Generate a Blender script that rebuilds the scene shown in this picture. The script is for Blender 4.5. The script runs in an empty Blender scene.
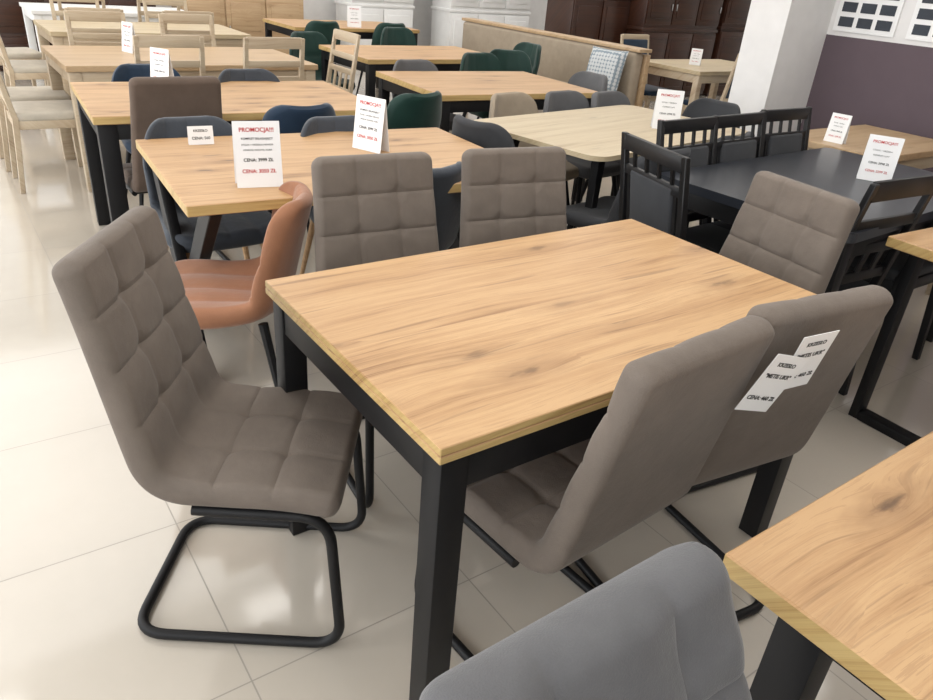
import bpy, bmesh, math, random
from mathutils import Matrix, Vector
random.seed(3)
scene=bpy.context.scene
COL=bpy.context.collection
try:
    scene.view_settings.view_transform='Standard'
except Exception: pass
# ---------------------------------------------------------------- materials
def newmat(name):
    m=bpy.data.materials.new(name);m.use_nodes=True
    nt=m.node_tree;b=nt.nodes['Principled BSDF']
    return m,nt,b
def N(nt,t,**k):
    n=nt.nodes.new(t)
    for a,v in k.items(): setattr(n,a,v)
    return n
def math_(nt,op,a,b=None,c=None):
    n=N(nt,'ShaderNodeMath',operation=op)
    for i,v in enumerate((a,b,c)):
        if v is None: continue
        if isinstance(v,(int,float)): n.inputs[i].default_value=v
        else: nt.links.new(v,n.inputs[i])
    return n.outputs[0]
def mixc(nt,f,a,b,mode='MIX'):
    n=N(nt,'ShaderNodeMix',data_type='RGBA',blend_type=mode)
    for i,v in ((0,f),(6,a),(7,b)):
        if isinstance(v,(int,float)): n.inputs[i].default_value=v
        elif isinstance(v,tuple): n.inputs[i].default_value=(*v[:3],1)
        else: nt.links.new(v,n.inputs[i])
    return n.outputs[2]
def noise(nt,vec,scale,detail=3,rough=.5,dist=0):
    n=N(nt,'ShaderNodeTexNoise')
    n.inputs['Scale'].default_value=scale;n.inputs['Detail'].default_value=detail
    n.inputs['Roughness'].default_value=rough;n.inputs['Distortion'].default_value=dist
    nt.links.new(vec,n.inputs['Vector']);return n.outputs['Fac']
def mapping(nt,vec,scale):
    n=N(nt,'ShaderNodeMapping');n.inputs['Scale'].default_value=scale
    nt.links.new(vec,n.inputs['Vector']);return n.outputs[0]
def ramp(nt,f,stops):
    n=N(nt,'ShaderNodeValToRGB')
    e=n.color_ramp.elements
    while len(e)<len(stops): e.new(.5)
    for i,(p,c) in enumerate(stops):
        e[i].position=p;e[i].color=(*c,1)
    nt.links.new(f,n.inputs[0]);return n.outputs[0]
def bump(nt,b,h,strength=.3,dist=.002):
    n=N(nt,'ShaderNodeBump');n.inputs['Strength'].default_value=strength
    n.inputs['Distance'].default_value=dist
    nt.links.new(h,n.inputs['Height']);nt.links.new(n.outputs[0],b.inputs['Normal'])
def clamp01(nt,v): return math_(nt,'MINIMUM',math_(nt,'MAXIMUM',v,0),1)
def plain(name,col,rough=.5,metal=0,bumps=0,spec=.5):
    m,nt,b=newmat(name)
    tc=N(nt,'ShaderNodeTexCoord').outputs['Object']
    f=noise(nt,tc,9,2)
    c=mixc(nt,f,tuple(x*.93 for x in col),tuple(min(1,x*1.07) for x in col))
    nt.links.new(c,b.inputs['Base Color'])
    b.inputs['Roughness'].default_value=rough;b.inputs['Metallic'].default_value=metal
    b.inputs['Specular IOR Level'].default_value=spec
    if bumps: bump(nt,b,noise(nt,tc,300,2),bumps,.001)
    return m
def fabric(name,col,rough=.85,sheen=.12,near=True):
    m,nt,b=newmat(name)
    tc=N(nt,'ShaderNodeTexCoord').outputs['Object']
    f=noise(nt,tc,12,3,.6)
    f2=noise(nt,tc,420,2)
    c=mixc(nt,f,tuple(x*.76 for x in col),tuple(min(1,x*1.24) for x in col))
    c=mixc(nt,math_(nt,'MULTIPLY',f2,.35),c,tuple(x*.6 for x in col))
    nt.links.new(c,b.inputs['Base Color'])
    b.inputs['Roughness'].default_value=rough
    b.inputs['Specular IOR Level'].default_value=.3
    b.inputs['Sheen Weight'].default_value=sheen
    b.inputs['Sheen Roughness'].default_value=.4
    if near:
        h=math_(nt,'ADD',f2,math_(nt,'MULTIPLY',noise(nt,tc,38,2),2.0))
        bump(nt,b,h,.4,.0018)
    return m
def wood(name,light,mid,dark,knots=1.0,rough=.42,planks=True):
    m,nt,b=newmat(name)
    tc=N(nt,'ShaderNodeTexCoord').outputs['Object']
    rnd=N(nt,'ShaderNodeObjectInfo').outputs['Random']
    sx=N(nt,'ShaderNodeSeparateXYZ');nt.links.new(tc,sx.inputs[0])
    x,y,z=sx.outputs
    y=math_(nt,'ADD',y,z)
    pid=math_(nt,'FLOOR',math_(nt,'DIVIDE',math_(nt,'ADD',y,.05),.16))
    wn=N(nt,'ShaderNodeTexWhiteNoise',noise_dimensions='1D')
    nt.links.new(math_(nt,'ADD',pid,math_(nt,'MULTIPLY',rnd,37)),wn.inputs['W'])
    pv=wn.outputs['Value']
    xs=math_(nt,'ADD',math_(nt,'ADD',x,math_(nt,'MULTIPLY',rnd,17)),math_(nt,'MULTIPLY',pv,2.3 if planks else 0))
    cb=N(nt,'ShaderNodeCombineXYZ');nt.links.new(xs,cb.inputs[0]);nt.links.new(y,cb.inputs[1])
    c=cb.outputs[0]
    wav=noise(nt,mapping(nt,c,(1.6,4,1)),1.0,1,.4)
    yw=math_(nt,'ADD',y,math_(nt,'MULTIPLY',wav,.07))
    if knots:
        vo=N(nt,'ShaderNodeTexVoronoi',voronoi_dimensions='2D');vo.inputs['Scale'].default_value=1
        nt.links.new(mapping(nt,c,(2.3,7.0,1)),vo.inputs['Vector'])
        sc=N(nt,'ShaderNodeSeparateColor');nt.links.new(vo.outputs['Color'],sc.inputs[0])
        pick=math_(nt,'MULTIPLY',math_(nt,'GREATER_THAN',sc.outputs[0],.52),math_(nt,'ADD',.35,math_(nt,'MULTIPLY',sc.outputs[1],.65)))
        dd=vo.outputs['Distance']
        near=math_(nt,'MULTIPLY',clamp01(nt,math_(nt,'SUBTRACT',1,math_(nt,'DIVIDE',dd,.5))),pick)
        yw=math_(nt,'ADD',yw,math_(nt,'MULTIPLY',math_(nt,'MULTIPLY',near,near),.07))
    cb2=N(nt,'ShaderNodeCombineXYZ');nt.links.new(xs,cb2.inputs[0]);nt.links.new(yw,cb2.inputs[1])
    c2=cb2.outputs[0]
    g1=noise(nt,mapping(nt,c2,(1.3,52,1)),1,5,.7)
    g2=noise(nt,mapping(nt,c2,(8,260,1)),1,3,.6)
    g3=noise(nt,mapping(nt,c2,(1.0,9,1)),1.2,3,.55)
    t=math_(nt,'ADD',math_(nt,'MULTIPLY',g1,.55),math_(nt,'ADD',math_(nt,'MULTIPLY',g2,.25),math_(nt,'MULTIPLY',g3,.42)))
    col=ramp(nt,t,[(.46,dark),(.55,mid),(.67,light),(.9,light)])
    col=mixc(nt,math_(nt,'MULTIPLY',math_(nt,'GREATER_THAN',g2,.585),.30),col,dark)
    if planks:
        col=mixc(nt,math_(nt,'MULTIPLY',pv,.35),col,mid)
    if knots:
        d2=math_(nt,'ADD',dd,math_(nt,'MULTIPLY',math_(nt,'SUBTRACT',noise(nt,mapping(nt,c,(14,44,1)),1.3,3),.5),.30))
        halo=math_(nt,'MULTIPLY',clamp01(nt,math_(nt,'SUBTRACT',1,math_(nt,'DIVIDE',d2,.36))),pick)
        core=math_(nt,'MULTIPLY',clamp01(nt,math_(nt,'SUBTRACT',1.15,math_(nt,'DIVIDE',d2,.085))),pick)
        col=mixc(nt,math_(nt,'MULTIPLY',halo,.8*knots),col,dark)
        col=mixc(nt,math_(nt,'MULTIPLY',core,.8*knots),col,tuple(v*.35 for v in dark))
        cr=noise(nt,mapping(nt,c2,(2.4,60,1)),1.1,2,.4)
        cr=clamp01(nt,math_(nt,'MULTIPLY',math_(nt,'SUBTRACT',cr,.63),12))
        col=mixc(nt,math_(nt,'MULTIPLY',cr,.5*knots),col,tuple(v*.7 for v in dark))
    nt.links.new(col,b.inputs['Base Color'])
    b.inputs['Roughness'].default_value=rough
    bump(nt,b,g2,.10,.001)
    return m
OAK=wood('oak_wotan',(.56,.355,.178),(.45,.262,.12),(.25,.125,.05))
OAKEDGE=wood('oak_edge',(.56,.40,.17),(.47,.31,.12),(.32,.19,.07),0,planks=False)
OAKL=wood('oak_light',(.50,.36,.215),(.43,.29,.165),(.33,.21,.11),.3)
OAKP=wood('oak_pale',(.52,.43,.31),(.46,.36,.25),(.36,.27,.18),0,planks=False)
SONOMA=wood('oak_creamy',(.55,.46,.31),(.48,.38,.24),(.36,.27,.16),.4)
BEECH=wood('beech_leg',(.6,.38,.2),(.5,.3,.15),(.4,.22,.1),0,planks=False)
DWOOD=wood('dark_walnut',(.05,.018,.009),(.032,.012,.007),(.015,.006,.004),0,.3,planks=False)
BLACK=plain('black_powder_metal',(.006,.006,.007),.5,spec=.3)
BLACKW=plain('black_lacquer_wood',(.007,.007,.008),.42,spec=.4)
BLKTOP=plain('black_table_top',(.020,.023,.030),.3)
TAUPE=fabric('taupe_microfibre',(.170,.140,.117))
PEACH=fabric('cognac_velvet',(.33,.150,.080),.7,.3)
GREYV=fabric('grey_velvet',(.120,.120,.126),.75,.25)
GREYL=fabric('grey_linen',(.12,.12,.125),.9,near=False)
DGREY=fabric('charcoal_fabric',(.045,.047,.052),near=False)
BGREY=fabric('bluegrey_velvet',(.050,.058,.072),.7,.25)
NAVY=fabric('navy_velvet',(.012,.03,.06),.65,.3,near=False)
GREEN=fabric('bottle_green_velvet',(.007,.034,.026),.6,.2,near=False)
BEIGE=fabric('beige_fabric',(.34,.28,.21),near=False)
BROWN=fabric('brown_fabric',(.12,.085,.065))
CREAM=fabric('cream_fabric',(.52,.47,.39),near=False)
WHITE=plain('white_paint',(.76,.76,.75),.5)
WALLW=plain('wall_white_plaster',(.76,.75,.74),.9,0,.15)
WALLP=plain('wall_plum_plaster',(.115,.085,.10),.9,0,.15)
CEIL=plain('ceiling_paint',(.8,.8,.78),.9)
PAPER=plain('paper_card',(.84,.84,.84),.6)
RED=plain('red_ink',(.5,.02,.02),.6)
INK=plain('black_ink',(.02,.02,.02),.6)
CHROME=plain('brushed_steel',(.55,.55,.55),.3,1)
def floormat():
    m,nt,b=newmat('cream_floor_tiles')
    tc=N(nt,'ShaderNodeTexCoord').outputs['Object']
    s=N(nt,'ShaderNodeSeparateXYZ');nt.links.new(tc,s.inputs[0])
    fx=math_(nt,'DIVIDE',math_(nt,'ADD',s.outputs[0],60.25),.6)
    fy=math_(nt,'DIVIDE',math_(nt,'ADD',s.outputs[1],60-.915),.6)
    g=None
    for f in (fx,fy):
        fr=math_(nt,'FRACT',f)
        e=math_(nt,'LESS_THAN',math_(nt,'MINIMUM',fr,math_(nt,'SUBTRACT',1,fr)),.0030)
        g=e if g is None else math_(nt,'MAXIMUM',g,e)
    cb=N(nt,'ShaderNodeCombineXYZ')
    nt.links.new(math_(nt,'FLOOR',fx),cb.inputs[0]);nt.links.new(math_(nt,'FLOOR',fy),cb.inputs[1])
    wn=N(nt,'ShaderNodeTexWhiteNoise',noise_dimensions='2D');nt.links.new(cb.outputs[0],wn.inputs['Vector'])
    c=mixc(nt,noise(nt,tc,3,4,.6),(.50,.45,.38),(.60,.545,.47))
    c=mixc(nt,math_(nt,'MULTIPLY',wn.outputs['Value'],.35),c,(.50,.45,.385))
    c=mixc(nt,g,c,(.30,.27,.23))
    nt.links.new(c,b.inputs['Base Color'])
    r=math_(nt,'ADD',math_(nt,'MULTIPLY',noise(nt,tc,5,3),.10),.06)
    nt.links.new(math_(nt,'MAXIMUM',r,math_(nt,'MULTIPLY',g,.6)),b.inputs['Roughness'])
    b.inputs['Specular IOR Level'].default_value=.9
    b.inputs['Coat Weight'].default_value=.6;b.inputs['Coat Roughness'].default_value=.08
    return m
FLOOR=floormat()
def patternmat():
    m,nt,b=newmat('patterned_cushion_fabric')
    tc=N(nt,'ShaderNodeTexCoord').outputs['Object']
    v=N(nt,'ShaderNodeTexVoronoi');v.inputs['Scale'].default_value=30;v.inputs['Randomness'].default_value=.1
    nt.links.new(tc,v.inputs['Vector'])
    f=math_(nt,'GREATER_THAN',v.outputs['Distance'],.5)
    nt.links.new(mixc(nt,f,(.55,.57,.58),(.22,.27,.31)),b.inputs['Base Color']);b.inputs['Roughness'].default_value=.9
    return m
PATT=patternmat()
def emis(name,col,s):
    m,nt,b=newmat(name);b.inputs['Emission Color'].default_value=(*col,1);b.inputs['Emission Strength'].default_value=s
    return m
# ---------------------------------------------------------------- mesh helpers
def finish(bm,name,mat,smooth=True):
    me=bpy.data.meshes.new(name)
    bmesh.ops.recalc_face_normals(bm,faces=bm.faces)
    bm.to_mesh(me);bm.free()
    for m in (mat if isinstance(mat,(list,tuple)) else [mat]): me.materials.append(m)
    if smooth:
        for p in me.polygons: p.use_smooth=True
        try: me.set_sharp_from_angle(angle=math.radians(38))
        except Exception: pass
    return me
def addbox(bm,size,c,bev=.003,rot=None,seg=2):
    g=bmesh.ops.create_cube(bm,size=1)
    vs=g['verts']
    for v in vs: v.co=Vector((v.co.x*size[0],v.co.y*size[1],v.co.z*size[2]))
    if bev>0:
        es=list({e for v in vs for e in v.link_edges})
        r=bmesh.ops.bevel(bm,geom=es,offset=min(bev,min(size)*.45),segments=seg,affect='EDGES',profile=.5)
        vs=list({v for f in r['faces'] for v in f.verts}|{v for v in vs if v.is_valid})
    M=Matrix.Translation(Vector(c))
    if rot is not None: M=M@rot
    for v in vs: v.co=M@v.co
    return vs
def boxmesh(name,mat,boxes,bev=.003):
    bm=bmesh.new()
    for b in boxes:
        addbox(bm,b[0],b[1],b[2] if len(b)>2 and b[2] is not None else bev,b[3] if len(b)>3 else None)
    return finish(bm,name,mat)
def addbeam(bm,p0,p1,w0,d0,w1=None,d1=None,bev=.003,side=Vector((1,0,0))):
    p0=Vector(p0);p1=Vector(p1)
    w1=w1 or w0;d1=d1 or d0
    ax=(p1-p0).normalized()
    s=(side-ax*side.dot(ax)).normalized();t=ax.cross(s)
    steep=abs(ax.z)>.5
    vs=[]
    for p,w,d in ((p0,w0,d0),(p1,w1,d1)):
        for a,b_ in ((-1,-1),(1,-1),(1,1),(-1,1)):
            q=p+s*a*w/2+t*b_*d/2
            if steep: q=q-ax*((q.z-p.z)/ax.z)
            vs.append(bm.verts.new(q))
    fs=[(0,1,2,3),(4,5,6,7),(0,1,5,4),(1,2,6,5),(2,3,7,6),(3,0,4,7)]
    faces=[bm.faces.new([vs[i] for i in f]) for f in fs]
    if bev>0:
        es=list({e for f in faces for e in f.edges})
        bmesh.ops.bevel(bm,geom=es,offset=bev,segments=1,affect='EDGES')
def fillet(pts,r,n=6,closed=False):
    pts=[Vector(p) for p in pts];out=[];L=len(pts)
    for i,p in enumerate(pts):
        if not closed and i in (0,L-1): out.append(p);continue
        a=pts[i-1];b=pts[(i+1)%L]
        da=(a-p);db=(b-p);rr=min(r,da.length*.48,db.length*.48)
        pa=p+da.normalized()*rr;pb=p+db.normalized()*rr
        for k in range(n+1):
            t=k/n
            out.append(pa*(1-t)**2+p*2*t*(1-t)+pb*t*t)
    return out
def addtube(bm,pts,r,closed=False,seg=10,r1=None):
    pts=[Vector(p) for p in pts];n=len(pts)
    tang=[]
    for i in range(n):
        t=pts[min(i+1,n-1)]-pts[max(i-1,0)]
        tang.append(t.normalized())
    ref=Vector((0,0,1)) if abs(tang[0].z)<.9 else Vector((1,0,0))
    s=(ref-tang[0]*ref.dot(tang[0])).normalized()
    rings=[]
    for i in range(n):
        s=(s-tang[i]*s.dot(tang[i])).normalized();t=tang[i].cross(s)
        rad=r if r1 is None else r+(r1-r)*i/(n-1)
        rings.append([bm.verts.new(pts[i]+(s*math.cos(a)+t*math.sin(a))*rad) for a in [2*math.pi*k/seg for k in range(seg)]])
    for i in range(n-1):
        A=rings[i];B=rings[i+1]
        for k in range(seg):
            bm.faces.new([A[k],A[(k+1)%seg],B[(k+1)%seg],B[k]])
    bm.faces.new(rings[0]);bm.faces.new(rings[-1])
def resample(pts,n_or_list):
    d=[0]
    for a,b in zip(pts,pts[1:]): d.append(d[-1]+(b-a).length)
    L=d[-1];out=[]
    j=0
    for s in n_or_list:
        s=s*L
        while j<len(d)-2 and d[j+1]<s: j+=1
        k=(s-d[j])/max(1e-9,d[j+1]-d[j])
        out.append(pts[j].lerp(pts[j+1],min(max(k,0),1)))
    return out,L
def edgespace(n,p=.55):
    out=[]
    for i in range(n+1):
        t=i/n
        c=.5-.5*math.cos(math.pi*t)
        out.append(t*(1-p)+c*p)
    return out
def shell(name,mat,prof,half,thick,rc=.04,er=None,seamx=(),seams=(),conc=None,fr=.07,nu=30,ns=60,depth=.012,sig=.010,pinch=.010,bulge=.006,wr=0):
    base=fillet([Vector((0,p[0],p[1])) for p in prof],fr,10)
    S=edgespace(ns,.5);P,L=resample(base,S)
    Uu=[2*t-1 for t in edgespace(nu,.7)]
    bm=bmesh.new()
    top=[];bot=[]
    g=lambda x: math.sqrt(max(0,1-(1-min(1,x))**2))
    sx=[q for q in seamx]
    rnd=random.Random(5);ph=[rnd.uniform(0,6.28) for _ in range(8)]
    for j,s in enumerate(S):
        a=P[max(j-1,0)];b=P[min(j+1,ns)]
        t=(b-a).normalized()
        nrm=Vector((0,t.z,-t.y))
        th=thick(s);ds=min(s,1-s)*L
        r_=er or th
        hw=half(s)
        if ds<rc: hw-=rc-math.sqrt(max(0,rc*rc-(rc-ds)**2))
        ra=[];rb=[]
        for u in Uu:
            x=u*hw;du=hw*(1-abs(u))
            gg=g(du/r_)*g(ds/r_)
            cc=(conc(s) if conc else 0)*(abs(x)/max(half(s),.01))**2.2
            pad=0
            if seamx or seams:
                dx=min([abs(x-q*half(s)*2) for q in sx] or [9]);dq=min([abs(s-q)*L for q in seams] or [9])
                pad+=bulge*(1-math.exp(-(min(dx,dq)/.035)**2))
                pad-=depth*max(math.exp(-(dx/sig)**2),math.exp(-(dq/sig)**2))
                pad-=pinch*math.exp(-((dx*dx+dq*dq)/(.020**2)))
            if wr:
                y_=s*L
                pad+=wr*(math.sin(x*23+y_*31+ph[0])*math.sin(y_*19-x*13+ph[1])+.5*math.sin(x*51-y_*37+ph[2]))
            ra.append(P[j]+Vector((x,0,0))+nrm*(th*gg+pad*gg+cc))
            rb.append(P[j]+Vector((x,0,0))+nrm*(-th*gg+cc))
        top.append(ra);bot.append(rb)
    V1=[[bm.verts.new(v) for v in r] for r in top]
    V2=[]
    for j in range(ns+1):
        row=[]
        for i in range(nu+1):
            if j in (0,ns) or i in (0,nu): row.append(V1[j][i])
            else: row.append(bm.verts.new(bot[j][i]))
        V2.append(row)
    for j in range(ns):
        for i in range(nu):
            bm.faces.new([V1[j][i],V1[j][i+1],V1[j+1][i+1],V1[j+1][i]])
            q=[V2[j][i],V2[j+1][i],V2[j+1][i+1],V2[j][i+1]]
            if len(set(q))==4:
                try: bm.faces.new(q)
                except ValueError: pass
    bmesh.ops.remove_doubles(bm,verts=bm.verts,dist=1e-5)
    me=finish(bm,name,mat)
    return me
def place(name,parts,loc,rot=0,scale=1):
    e=bpy.data.objects.new(name,None);e.empty_display_size=.1
    COL.objects.link(e)
    e.location=loc if len(loc)==3 else (*loc,0)
    e.rotation_euler=(0,0,math.radians(rot))
    e.scale=(scale,)*3 if not isinstance(scale,tuple) else scale
    for pn,me in parts:
        o=bpy.data.objects.new(pn,me);COL.objects.link(o);o.parent=e
    return e
def lerp(a,b,t): return a+(b-a)*t
def sstep(a,b,x):
    t=min(1,max(0,(x-a)/(b-a)));return t*t*(3-2*t)
# ---------------------------------------------------------------- chairs (front = +Y)
def cantilever_parts():
    prof=[(.215,.426),(.10,.442),(-.178,.440),(-.285,.940)]
    half=lambda s: lerp(.212,.192,sstep(.4,1,s))
    thick=lambda s: lerp(.032,.029,sstep(.4,.9,s))
    seat=shell('tufted_seat_and_back',TAUPE,prof,half,thick,rc=.032,er=.022,
        seamx=(-.17,.17),seams=(.16,.30,.60,.74,.87),nu=84,ns=170,fr=.075,depth=.004,sig=.005,pinch=.010,bulge=.0035,wr=.0006)
    w=.195
    pts=[(-w,-.10,.397),(-w,.19,.397),(-w-.005,.215,.013),(-w-.005,-.275,.013),(w+.005,-.275,.013),(w+.005,.215,.013),(w,.19,.397),(w,-.10,.397)]
    path=fillet(pts,.075,8)
    bm=bmesh.new();addtube(bm,path,.0125,seg=12)
    addtube(bm,[(-w,-.08,.397),(w,-.08,.397)],.010,seg=8)
    addtube(bm,[(-w,.13,.397),(w,.13,.397)],.010,seg=8)
    fr=finish(bm,'cantilever_tube_frame',BLACK)
    return [('seat_and_back',seat),('tube_frame',fr)]
CANT=cantilever_parts()
def legs4(mat,top=.42,ty=.13,tx=.15,by=.21,bx=.22,r0=.016,r1=.009,yo=0):
    bm=bmesh.new()
    for sx in (-1,1):
        for sy in (-1,1):
            addtube(bm,[(sx*tx,sy*ty+yo,top),(sx*bx,sy*by+yo,0.0)],r0,seg=8,r1=r1)
    return finish(bm,'legs',mat)
def shell_chair(mat,legmat,top=.84,w=.235,conc=.06,seams=True,lod=1):
    prof=[(.23,.435),(.08,.448),(-.17,.43),(-.27,top-.02)]
    def half(s):
        a=lerp(w,w*.90,sstep(.0,.5,s))
        return a*(1-.18*sstep(.75,1,s)) 
    thick=lambda s: lerp(.034,.024,sstep(.4,.9,s))
    cc=lambda s: conc*sstep(.25,.6,s)+.015
    n=(44,90) if lod else (22,44)
    me=shell('shell_seat',mat,prof,half,thick,rc=.09,seamx=(-.25,0,.25) if seams else (),seams=(.58,.75) if seams else (),conc=cc,fr=.10,nu=n[0],ns=n[1],depth=.004,sig=.008,pinch=.006,bulge=.005)
    return [('shell_seat',me),('legs',legs4(legmat))]
def cushion_chair(mat,legmat):
    prof=[(.24,.43),(.08,.445),(-.14,.43),(-.345,.84)]
    half=lambda s: lerp(.235,.214,sstep(.4,1,s))
    thick=lambda s: lerp(.045,.050,sstep(.5,.8,s))
    me=shell('cushioned_seat',mat,prof,half,thick,rc=.022,er=.042,seamx=(-.22,.22),seams=(.5,.80),fr=.08,nu=70,ns=120,depth=.005,sig=.006,pinch=.006,bulge=.009,wr=.003)
    return [('seat_and_back',me),('legs',legs4(legmat))]
def ladder_chair(fmat,pad,h=.95,style='ladder',seatmat=None):
    bm=bmesh.new()
    for sx in (-1,1):
        x=sx*.19
        addbeam(bm,(x,-.20,.46),(x,-.24,0),.035,.035,.028,.028)
        addbeam(bm,(x,-.20,.44),(x,-.29,h),.035,.032,.028,.022)
        addbeam(bm,(x,.20,.44),(x,.20,0),.038,.038,.028,.028)
        addbox(bm,(.025,.38,.05),(x,0,.41))
    addbox(bm,(.37,.025,.05),(0,.20,.41));addbox(bm,(.37,.025,.05),(0,-.20,.41))
    def by(z): return -.20-.09*(z-.44)/(h-.44)
    if style=='ladder':
        for z,hh in ((h-.03,.07),(h-.16,.04),(h-.26,.04)):
            addbox(bm,(.37,.018,hh),(0,by(z),z))
        for x in (-.09,0,.09): addbeam(bm,(x,by(.55),.55),(x,by(h-.26),h-.26),.03,.012)
        addbox(bm,(.37,.018,.04),(0,by(.55),.55))
    elif style=='lattice':
        addbox(bm,(.37,.022,.055),(0,by(h-.03),h-.03));addbox(bm,(.37,.018,.035),(0,by(h-.13),h-.13))
        addbox(bm,(.37,.018,.04),(0,by(.52),.52))
        z0,z1=h-.12,h-.04
        for x in (-.12,-.04,.04,.12):
            addbeam(bm,(x,by(z0),z0),(x,by(z1),z1),.012,.012,bev=0)
        for x in (-.15,.15): addbeam(bm,(x,by(.52),.52),(x,by(h-.13),h-.13),.018,.014,bev=0)
    else:
        addbox(bm,(.37,.022,.05),(0,by(h-.02),h-.02));addbox(bm,(.37,.02,.05),(0,by(.54),.54))
    fr=finish(bm,'wood_frame',fmat)
    bm=bmesh.new();addbox(bm,(.41,.42,.055),(0,.005,.455),.02,seg=3)
    sp=finish(bm,'seat_pad',seatmat or pad)
    out=[('frame',fr),('seat_pad',sp)]
    if style in('lattice','pad'):
        bm=bmesh.new()
        zc=(.55+h-.12)/2;hh=h-.12-.55 if style=='lattice' else h-.04-.56
        if style=='pad': zc=(.56+h-.04)/2
        addbox(bm,(.27 if style=='lattice' else .35,.035,hh),(0,by(zc)+.004,zc),.012,Matrix.Rotation(math.atan(.09/(h-.44)),4,'X'),3)
        out.append(('back_pad',finish(bm,'back_pad',pad)))
    return out
P_PEACH=shell_chair(PEACH,BLACK,.82,w=.235)
P_BG=shell_chair(BGREY,BEECH,.84)
P_BGK=shell_chair(BGREY,BLACK,.84)
P_NAVY=shell_chair(NAVY,BLACK,.84,lod=0)
P_GREEN=shell_chair(GREEN,BLACK,.86,lod=0)
P_DG=shell_chair(DGREY,BLACK,.85,seams=False)
P_GR=shell_chair(GREYL,BLACK,.84,seams=False,lod=0)
P_BEI=shell_chair(BEIGE,BLACK,.84,seams=False,lod=0)
P_BR=[('seat_and_back',CANT[0][1].copy()),('tube_frame',CANT[1][1])]
P_BR[0][1].materials[0]=BROWN
P_CUSH=cushion_chair(GREYV,BLACK)
P_LAD=ladder_chair(OAKP,CREAM,.95,'ladder')
P_LPAD=ladder_chair(OAKP,NAVY,.95,'pad')
P_LPW=ladder_chair(OAKP,CREAM,1.0,'pad')
P_BLAT=ladder_chair(BLACKW,DGREY,.95,'lattice')
P_BPAD=ladder_chair(BLACKW,BLACKW,.93,'ladder',DGREY)
P_CRM=ladder_chair(OAKP,CREAM,.97,'pad')
# ---------------------------------------------------------------- tables
def tabletop(w,d,mat,t=.036,h=.76,bev=.003,double=False,edge=None,round_=0):
    bm=bmesh.new()
    if round_:
        n=8;pts=[]
        for cx,cy,a0 in ((1,1,0),(-1,1,90),(-1,-1,180),(1,-1,270)):
            for k in range(n+1):
                a=math.radians(a0+90*k/n)
                pts.append((cx*(w/2-round_)+round_*math.cos(a),cy*(d/2-round_)+round_*math.sin(a)))
        lo=[bm.verts.new((x,y,h-t)) for x,y in pts];hi=[bm.verts.new((x,y,h)) for x,y in pts]
        bm.faces.new(hi);bm.faces.new(lo[::-1])
        for i in range(len(pts)):
            j=(i+1)%len(pts);bm.faces.new([lo[i],lo[j],hi[j],hi[i]])
        top=finish(bm,'table_top',mat,False)
        return [('top',top)]
    if double:
        addbox(bm,(w,d,t*.5-.0012),(0,0,h-t*.25),.0018,seg=1)
        addbox(bm,(w,d,t*.5-.0012),(0,0,h-t*.75),.0018,seg=1)
        addbox(bm,(w-.006,d-.006,t*.5),(0,0,h-t*.5),0)
    else: addbox(bm,(w,d,t),(0,0,h-t/2),bev,seg=1)
    me=finish(bm,'table_top',[mat,edge or mat],False)
    for p in me.polygons:
        if abs(p.normal.z)<.6: p.material_index=1
    return [('top',me)]
def table(name,w,d,loc,rot,mat,legmat,style='straight',leg=.06,h=.76,t=.036,edge=None,double=False,round_=0,apron=.07,inset=.015):
    parts=tabletop(w,d,mat,t,h,edge=edge,double=double,round_=round_)
    bm=bmesh.new();zt=h-t-.0005
    ix=w/2-inset-leg/2;iy=d/2-inset-leg/2
    if style=='straight':
        for sx in (-1,1):
            for sy in (-1,1): addbox(bm,(leg,leg,zt),(sx*ix,sy*iy,zt/2),.003)
        for sy in (-1,1): addbox(bm,(2*ix-leg,.02,apron),(0,sy*(iy+leg/2-.014),zt-apron/2),.001)
        for sx in (-1,1): addbox(bm,(.02,2*iy-leg,apron),(sx*(ix+leg/2-.014),0,zt-apron/2),.001)
    elif style=='x':
        for sx in (-1,1):
            x=sx*(w/2-.07)
            addbeam(bm,(x-.02,d*.34,zt-.01),(x-.02,-d*.24,0.0),.04,.09)
            addbeam(bm,(x+.021,-d*.40,zt-.01),(x+.021,d*.40,0.0),.04,.09)
            addbox(bm,(.08,d*.86,.012),(x,0,zt-.006),.001)
        addbox(bm,(w-.28,.03,.04),(0,0,zt-.026),.002)
    elif style=='u':
        for sx in (-1,1):
            x=sx*(w/2-.19)
            b=.035
            for sy in (-1,1): addbox(bm,(b*1.6,b,zt),(x,sy*(d/2-.03),zt/2),.002)
            addbox(bm,(b*1.6,d-.06-b-.002,b),(x,0,b/2),.002);addbox(bm,(b*1.6,d-.06-b-.002,b),(x,0,zt-b/2),.002)
        addbox(bm,(w-.38-b*1.7,b,b),(0,0,zt-b/2-.001),.002)
    elif style=='angled':
        for sx in (-1,1):
            for sy in (-1,1):
                addbeam(bm,(sx*(w/2-.22),sy*(d/2-.16),zt),(sx*(w/2-.10),sy*(d/2-.08),0),.05,.05,.03,.03)
        addbox(bm,(w-.4,.02,.05),(0,d/2-.17,zt-.026),.001);addbox(bm,(w-.4,.02,.05),(0,-d/2+.17,zt-.026),.001)
    parts.append(('legs',finish(bm,'table_legs',legmat)))
    return place(name,parts,loc,rot)
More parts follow.
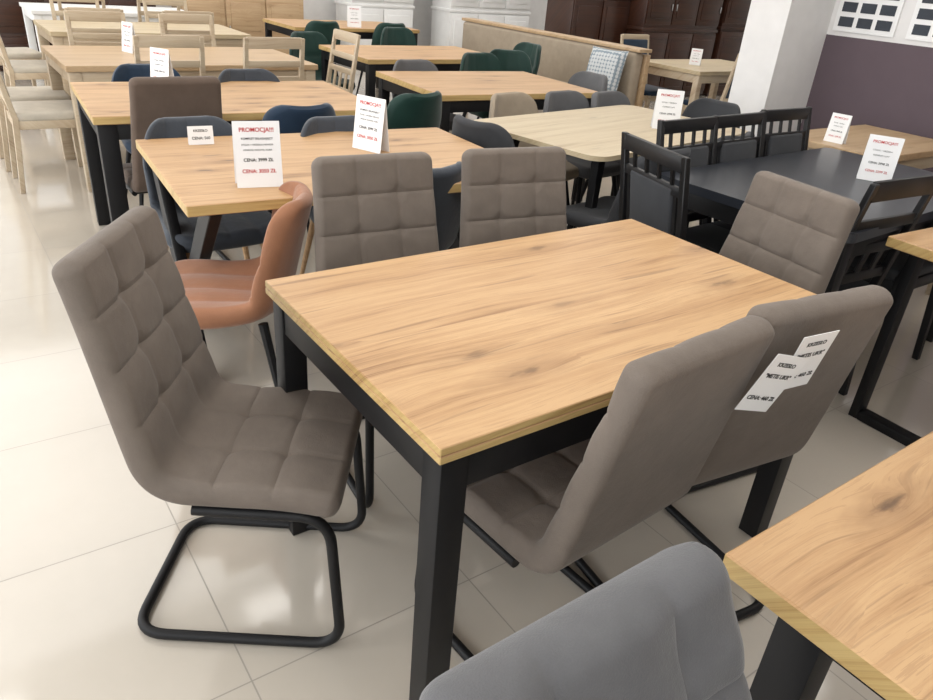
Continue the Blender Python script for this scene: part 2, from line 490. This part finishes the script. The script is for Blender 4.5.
# ---------------------------------------------------------------- signs
def text_child(parent,s,size,mat,pos,align='CENTER',bold=.0):
    cu=bpy.data.curves.new('text_'+parent.name,'FONT');cu.body=s;cu.size=size;cu.align_x=align;cu.align_y='CENTER'
    cu.offset=bold;cu.materials.append(mat);cu.extrude=.0002
    o=bpy.data.objects.new('lettering',cu);COL.objects.link(o);o.parent=parent
    o.location=pos;o.rotation_euler=(math.radians(90),0,0)
    return o
def sign(loc,rot,w=.148,h=.21,lines=None,tilt=8,name='price_sign',k=1):
    e=bpy.data.objects.new(name,None);COL.objects.link(e);e.location=loc;e.rotation_euler=(0,0,math.radians(rot))
    bm=bmesh.new()
    T=math.radians(tilt)
    addbox(bm,(w,.0012,h),(0,0,h/2),0)
    front=finish(bm,'card_front',PAPER,False)
    f=bpy.data.objects.new('card_front',front);COL.objects.link(f);f.parent=e
    f.location=(0,-math.sin(T)*h,.001);f.rotation_euler=(-T,0,0)
    b=bpy.data.objects.new('card_back',front);COL.objects.link(b);b.parent=e
    b.location=(0,math.sin(T)*h,.001);b.rotation_euler=(T,0,0)
    for (s,size,mat,z,bo) in (lines or []):
        text_child(f,s,size*k,mat,(0,-.0012,h*z),bold=bo*k)
    return e
PROMO=[('PROMOCJA!!!',.0185,RED,.87,.0003),('KOMPLET SKŁADAJĄCY',.0095,INK,.74,.0001),('STOLIK + KRZESŁA: NEVADA',.0078,INK,.65,0),('OPARCIE, NOGI ML. KUBA',.0078,INK,.57,0),('CENA: 3999 ZŁ',.0145,INK,.42,.0003),('CENA: 3050 ZŁ',.0165,RED,.25,.0003)]
FARP=[('PROMOCJA!!!',.018,RED,.86,.0002),('STOLIK + KRZESŁA',.010,INK,.68,0),('KOMPLET LOFT',.010,INK,.57,0),('CENA: 2998 ZŁ',.014,INK,.40,.0002),('CENA: 2299 ZŁ',.015,RED,.22,.0002)]
# ================================================================ BUILD
def room():
    def slab(name,mat,size,c):
        me=boxmesh(name,mat,[(size,(0,0,0),0)])
        o=bpy.data.objects.new(name,me);o.location=c;COL.objects.link(o);return o
    me=boxmesh('floor',FLOOR,[((15,14.4,.1),(4,2.8,-.05),0)])
    o=bpy.data.objects.new('floor',me);COL.objects.link(o)
    slab('ceiling',CEIL,(15,14.4,.1),(4,2.8,3.35))
    slab('wall_back',WALLW,(15,.15,3.3),(4,10.07,1.65))
    slab('wall_far_right',WALLW,(.15,7.8,3.3),(11.57,6.2,1.65))
    slab('wall_right',WALLP,(.15,6.7,1.22),(4.68,-1.1,.61))
    slab('wall_right_upper',WALLW,(.15,6.7,2.08),(4.68,-1.1,2.26))
    slab('wall_front',WALLW,(8,.15,3.3),(.7,-4.47,1.65))
    slab('wall_pillar',WALLW,(.66,.3,3.3),(4.43,2.40,1.65))
    slab('wall_partition',WALLW,(6.7,.15,3.3),(8.1,2.63,1.65))
    B=[];x=-3.42
    B.append(((.15,14.4,.5),(0,0,.25),0));B.append(((.15,14.4,.5),(0,0,3.05),0))
    for y in (-7.1,-3.6,0,3.6,7.1): B.append(((.15,.25,2.3),(0,y,1.65),0))
    me=boxmesh('wall_left',WALLW,B)
    o=bpy.data.objects.new('wall_left',me);o.location=(x,2.8,0);COL.objects.link(o)
    for i,y in enumerate((-5.35,-1.8,1.8,5.35)):
        fr=boxmesh('window_frame',WHITE,[((.06,3.2,.06),(0,0,-1.1)),((.06,3.2,.06),(0,0,1.1)),((.06,.06,2.2),(0,-1.6,0)),((.06,.06,2.2),(0,1.6,0)),((.06,.06,2.2),(0,0,0))])
        w=bpy.data.objects.new('window_%d'%(i+1),fr);w.location=(x,2.8+y,1.65);COL.objects.link(w)
    slab('baseboard_back',WHITE,(14.8,.02,.08),(4,9.98,.04))
    slab('baseboard_right',WHITE,(.02,6.6,.08),(4.595,-1.1,.04))
room()
EM=emis('lamp_diffuser',(1,.97,.92),4)
lampm=[('housing',boxmesh('lamp_housing',WHITE,[((1.2,.3,.04),(0,0,.02))])),('diffuser',boxmesh('lamp_diffuser',EM,[((1.14,.24,.012),(0,0,-.006))]))]
for x in (-1.5,1.2,3.6,6.5,9):
    for y in (-2.2,.6,3.4,6.2,8.8):
        if x>4 and y<3: continue
        place('ceiling_lamp',lampm,(x,y,3.26),0)
def area(name,loc,rot,sx,sy,p,col=(1,1,1)):
    l=bpy.data.lights.new(name,'AREA');l.shape='RECTANGLE';l.size=sx;l.size_y=sy;l.energy=p;l.color=col
    o=bpy.data.objects.new(name,l);o.location=loc;o.rotation_euler=rot;COL.objects.link(o);return o
area('ceiling_light',(1.2,.6,3.2),(0,0,0),3.5,3.5,66,(1,.98,.96))
area('ceiling_light',(2.0,6.2,3.2),(0,0,0),7,5,140,(1,.98,.96))
area('ceiling_light',(8,6.2,3.2),(0,0,0),5,5,95,(1,.98,.96))
for y,p in ((-2.55,60),(1.0,70),(4.6,85),(8.15,85)):
    area('window_light',(-3.2,y,1.7),(0,math.radians(-90),0),2.2,3.2,p,(.97,.985,1))
w=bpy.data.worlds.new('World');scene.world=w;w.use_nodes=True
w.node_tree.nodes['Background'].inputs[0].default_value=(.9,.95,1,1);w.node_tree.nodes['Background'].inputs[1].default_value=1.2

table('dining_table',1.26,.78,(.63,.385),0,OAK,BLACK,leg=.06,edge=OAKEDGE,double=True,apron=.08,inset=.012)
place('dining_chair',CANT,(-.10,.58),-125)
place('dining_chair',CANT,(.46,.865),174)
place('dining_chair',CANT,(.94,.81),170)
place('dining_chair',CANT,(1.33,.445),82)
place('dining_chair',CANT,(.40,.115),4)
c6=place('dining_chair',CANT,(.84,.125),-8)
def tag(loc,rot,lines,w=.105,h=.148):
    e=bpy.data.objects.new('price_tag',None);COL.objects.link(e);e.location=loc;e.rotation_euler=tuple(math.radians(a) for a in rot)
    bm=bmesh.new();addbox(bm,(w,.001,h),(0,0,0),0)
    f=bpy.data.objects.new('card',finish(bm,'tag_card',PAPER,False));COL.objects.link(f);f.parent=e
    for s,size,mat,z in lines: text_child(f,s,size,mat,(0,-.001,z),bold=.0003)
TL=[('KRZESŁO',.0125,INK,.045),('"METIS UKR"',.0135,INK,.018),('CENA: 460 ZŁ',.0135,INK,-.035)]
tag((.612,-.194,.815),(12,16,-8),TL,.095,.135)
tag((.686,-.206,.850),(12,0,-8),TL,.095,.135)
table('dining_table',1.35,.90,(.70,1.80),-4,OAK,BLACK,'x',edge=OAKEDGE)
table('dining_table',1.40,.92,(.72,3.17),-4,OAK,BLACK,'straight',leg=.08,edge=OAKEDGE)
table('dining_table',1.60,.95,(.92,4.72),0,OAKL,OAKP,'straight',leg=.07)
table('dining_table',1.60,.9,(1.1,6.5),0,SONOMA,OAKP,'straight',leg=.07)
table('dining_table',1.60,.9,(1.2,8.3),0,WHITE,WHITE,'straight',leg=.07)
table('dining_table',1.25,.95,(2.60,3.42),-4,OAK,BLACK,'straight',edge=OAKEDGE)
table('dining_table',1.4,.9,(2.95,4.95),0,OAK,BLACK,'straight',edge=OAKEDGE)
table('dining_table',1.5,.9,(3.4,7.3),0,OAK,BLACK,'straight',edge=OAKEDGE)
table('dining_table',1.40,.86,(2.40,1.98),8,SONOMA,BLACK,'angled',round_=.09,t=.022)
table('dining_table',1.40,.84,(2.55,.80),3,BLKTOP,BLACKW,'straight',round_=.04)
table('dining_table',1.4,.9,(2.67,-.20),-3,OAK,BLACK,'u',edge=OAKEDGE)
table('dining_table',1.4,.9,(.922,-.85),.5,OAK,BLACK,'straight',edge=OAKEDGE,leg=.07,inset=.07)
table('dining_table',.95,.6,(3.75,1.30),0,OAKL,OAKP,'straight',leg=.05)
table('dining_table',1.3,.8,(5.85,4.1),0,SONOMA,OAKP,'straight',leg=.06)
place('velvet_dining_chair',P_PEACH,(.09,1.40),64)
place('velvet_dining_chair',P_BG,(.28,2.12),180)
place('velvet_dining_chair',P_BG,(.88,2.0),178)
place('dining_chair',P_BR,(.32,2.90),0)
place('velvet_dining_chair',P_NAVY,(.87,2.78),3)
place('velvet_dining_chair',P_GREEN,(1.55,2.88),12)
place('velvet_dining_chair',P_NAVY,(.47,3.62),180)
place('velvet_dining_chair',P_BG,(.98,3.40),180)
place('velvet_dining_chair',P_BGK,(.84,1.60),6)
for x,y,r in ((.68,4.35,0),(1.33,4.33,0),(1.78,4.5,90),(.55,5.25,180),(1.2,5.25,180)):
    place('wooden_dining_chair',P_LAD,(x,y),r)
for x,y,r in ((.02,4.55,-90),(.0,5.1,-90),(.2,6.4,-90),(.1,7.2,-80)):
    place('wooden_dining_chair',P_LPW,(x,y),r)
for x,y,r in ((.6,6.1,0),(1.3,6.1,0),(.7,7.0,180),(1.5,7.0,180),(.8,7.8,0),(1.5,7.8,0)):
    place('wooden_dining_chair',P_LAD,(x,y),r)
for x,y,r in ((2.25,5.35,190),(3.45,5.95,180),(3.1,4.02,180),(3.45,4.25,150),(4.0,4.95,90),(2.9,6.9,0),(3.7,6.9,0)):
    place('velvet_dining_chair',P_GREEN,(x,y),r)
for p,x,y,r in ((P_GR,2.35,3.78,180),(P_BEI,2.22,2.42,190),(P_GR,2.62,2.42,186),(P_GR,3.25,3.3,90),(P_DG,1.72,2.05,-80),(P_DG,1.98,1.5,8),(P_DG,2.6,1.62,10),(P_DG,3.2,2.1,96),(P_GR,2.95,2.36,190)):
    place('upholstered_dining_chair',p,(x,y),r)
place('black_dining_chair',P_BLAT,(1.79,.88),-104)
for x,y,r in ((2.12,1.0,183),(2.5,1.02,183),(2.92,1.06,180)):
    place('black_dining_chair',P_BLAT,(x,y),r)
place('black_dining_chair',P_BPAD,(2.12,.62),-4)
place('black_dining_chair',P_BPAD,(2.75,.62),0)
place('wooden_dining_chair',P_CRM,(3.65,.98),5)
for x,y,r in ((5.5,3.7,0),(6.1,3.7,0),(5.5,4.55,180),(6.7,4.1,90)):
    place('wooden_dining_chair',P_LPAD,(x,y),r)
place('cushioned_dining_chair',P_CUSH,(-.08,-.765),181)
# bench
bm=bmesh.new()
addbox(bm,(.55,2.8,.16),(0,0,.40),.04,seg=3);addbox(bm,(.12,2.8,.50),(.27,0,.62),.04,seg=3)
bp=finish(bm,'bench_upholstery',BEIGE)
bf=boxmesh('bench_frame',OAKL,[((.62,2.86,.03),(.03,0,.30)),((.05,2.84,.6),(.36,0,.55)),((.16,2.86,.03),(.30,0,.885))]+[((.05,.05,.285),(a,b,.1425)) for a in(-.22,.28) for b in(-1.3,0,1.3)])
place('upholstered_bench',[('upholstery',bp),('frame',bf)],(4.55,5.5),0)
def cushion(loc,rot):
    n=14;bm=bmesh.new();g={}
    for s in (1,-1):
        for i in range(n+1):
            for j in range(n+1):
                a=2*i/n-1;b=2*j/n-1
                t=.07*((1-a**4)*(1-b**4))**.5*s
                k=1-.06*(1-abs(a)**2)*abs(b)**3-.06*(1-abs(b)**2)*abs(a)**3
                g[s,i,j]=bm.verts.new((a*.2*k,t,b*.2*k))
        for i in range(n):
            for j in range(n):
                bm.faces.new([g[s,i,j],g[s,i+1,j],g[s,i+1,j+1],g[s,i,j+1]])
    bmesh.ops.remove_doubles(bm,verts=bm.verts,dist=1e-5)
    o=bpy.data.objects.new('throw_cushion',finish(bm,'throw_cushion',PATT));COL.objects.link(o)
    o.location=loc;o.rotation_euler=tuple(math.radians(a) for a in rot)
cushion((4.62,4.33,.68),(-14,0,-80))
# cabinets
def cabinet(name,mat,w,d,h,loc,rot,doors=3,mold=True):
    B=[((w,d,h),(0,0,h/2+.03),.004),((w-.06,d-.04,.06),(0,0,.03),0)]
    if mold: B+=[((w+.08,d+.06,.06),(0,0,h+.05),.01),((w+.04,d+.03,.04),(0,0,h*.42),.008)]
    dw=w/doors
    for i in range(doors):
        cx=-w/2+dw*(i+.5)
        for z0,z1 in ((.08,h*.40),(h*.45,h-.02)):
            zc=(z0+z1)/2;hh=z1-z0
            B.append(((dw-.02,.02,hh),(cx,-d/2-.01,zc),.004))
            B.append(((dw-.14,.02,hh-.14),(cx,-d/2-.022,zc),.012))
    k=boxmesh('knobs',CHROME,[((.015,.02,.08),(-w/2+dw*(i+.5)+(dw/2-.045)*(1 if i%2==0 else -1),-d/2-.03,h*.55)) for i in range(doors)])
    place(name,[('carcass',boxmesh('cabinet_body',mat,B)),('handles',k)],loc,rot)
cabinet('display_cabinet',DWOOD,1.5,.5,2.1,(8.0,6.6),0,3)
cabinet('display_cabinet',DWOOD,1.2,.5,2.2,(9.45,6.6),0,2)
cabinet('display_cabinet',DWOOD,1.0,.5,1.2,(6.75,6.9),0,2)
cabinet('white_cabinet',WHITE,1.5,.5,2.0,(6.7,9.2),0,3)
cabinet('white_cabinet',WHITE,1.0,.5,2.0,(5.0,9.5),0,2)
cabinet('sideboard',OAKL,1.6,.45,.9,(3.0,9.5),0,3,mold=False)
cabinet('sideboard',DWOOD,1.8,.45,.9,(1.0,9.5),0,3,mold=False)
cabinet('sideboard',OAKP,1.6,.45,.9,(-1.2,9.5),0,3,mold=False)
def poster(y,z):
    bm=bmesh.new();addbox(bm,(.01,.42,.6),(0,0,0),0)
    pa=finish(bm,'poster_sheet',PAPER,False)
    B=[]
    for r in range(6):
        for c in range(3):
            B.append(((.004,.10,.06),(-.006,-.13+.13*c,-.24+.09*r),0))
    place('wall_poster',[('sheet',pa),('printed_pictures',boxmesh('prints',BGREY,B))],(4.598,y,z))
for y in (2.0,1.5,1.0,.5): poster(y,1.55)
# price signs
sign((.275,1.54,.76),-12,lines=PROMO)
sign((.875,1.88,.76),-68,lines=PROMO)
sign((.48,3.50,.76),-60,.13,.19,lines=FARP,k=.85)
sign((.62,4.85,.76),-72,.13,.19,lines=FARP,k=.85)
sign((2.64,1.86,.76),-40,.14,.20,lines=FARP,k=.92)
sign((2.75,.75,.76),-62,.135,.19,lines=FARP,k=.9)
sign((3.4,1.32,.76),-85,.105,.148,lines=FARP,k=.7)
sign((5.6,4.1,.76),-60,.105,.148,lines=FARP,k=.7)
sign((3.4,7.0,.76),-20,lines=FARP,k=.95)
sign((.27,2.15,.76),-5,.095,.070,lines=[('KRZESŁO',.013,INK,.75,.0002),('CENA: 560',.015,INK,.35,.0002)],tilt=6)
# camera
R=Vector((.825,-.571,.075)).normalized()
F=Vector((.525,.704,-.467)); F=(F-R*F.dot(R)).normalized()
Uv=R.cross(F);C=Vector((-.563,-.8,1.465))
cam=bpy.data.cameras.new('camera');o=bpy.data.objects.new('camera',cam);COL.objects.link(o)
m=Matrix((R,Uv,-F)).transposed().to_4x4();m.translation=C;o.matrix_world=m
cam.sensor_width=36;cam.lens=725/933*36;cam.clip_start=.02
scene.camera=o
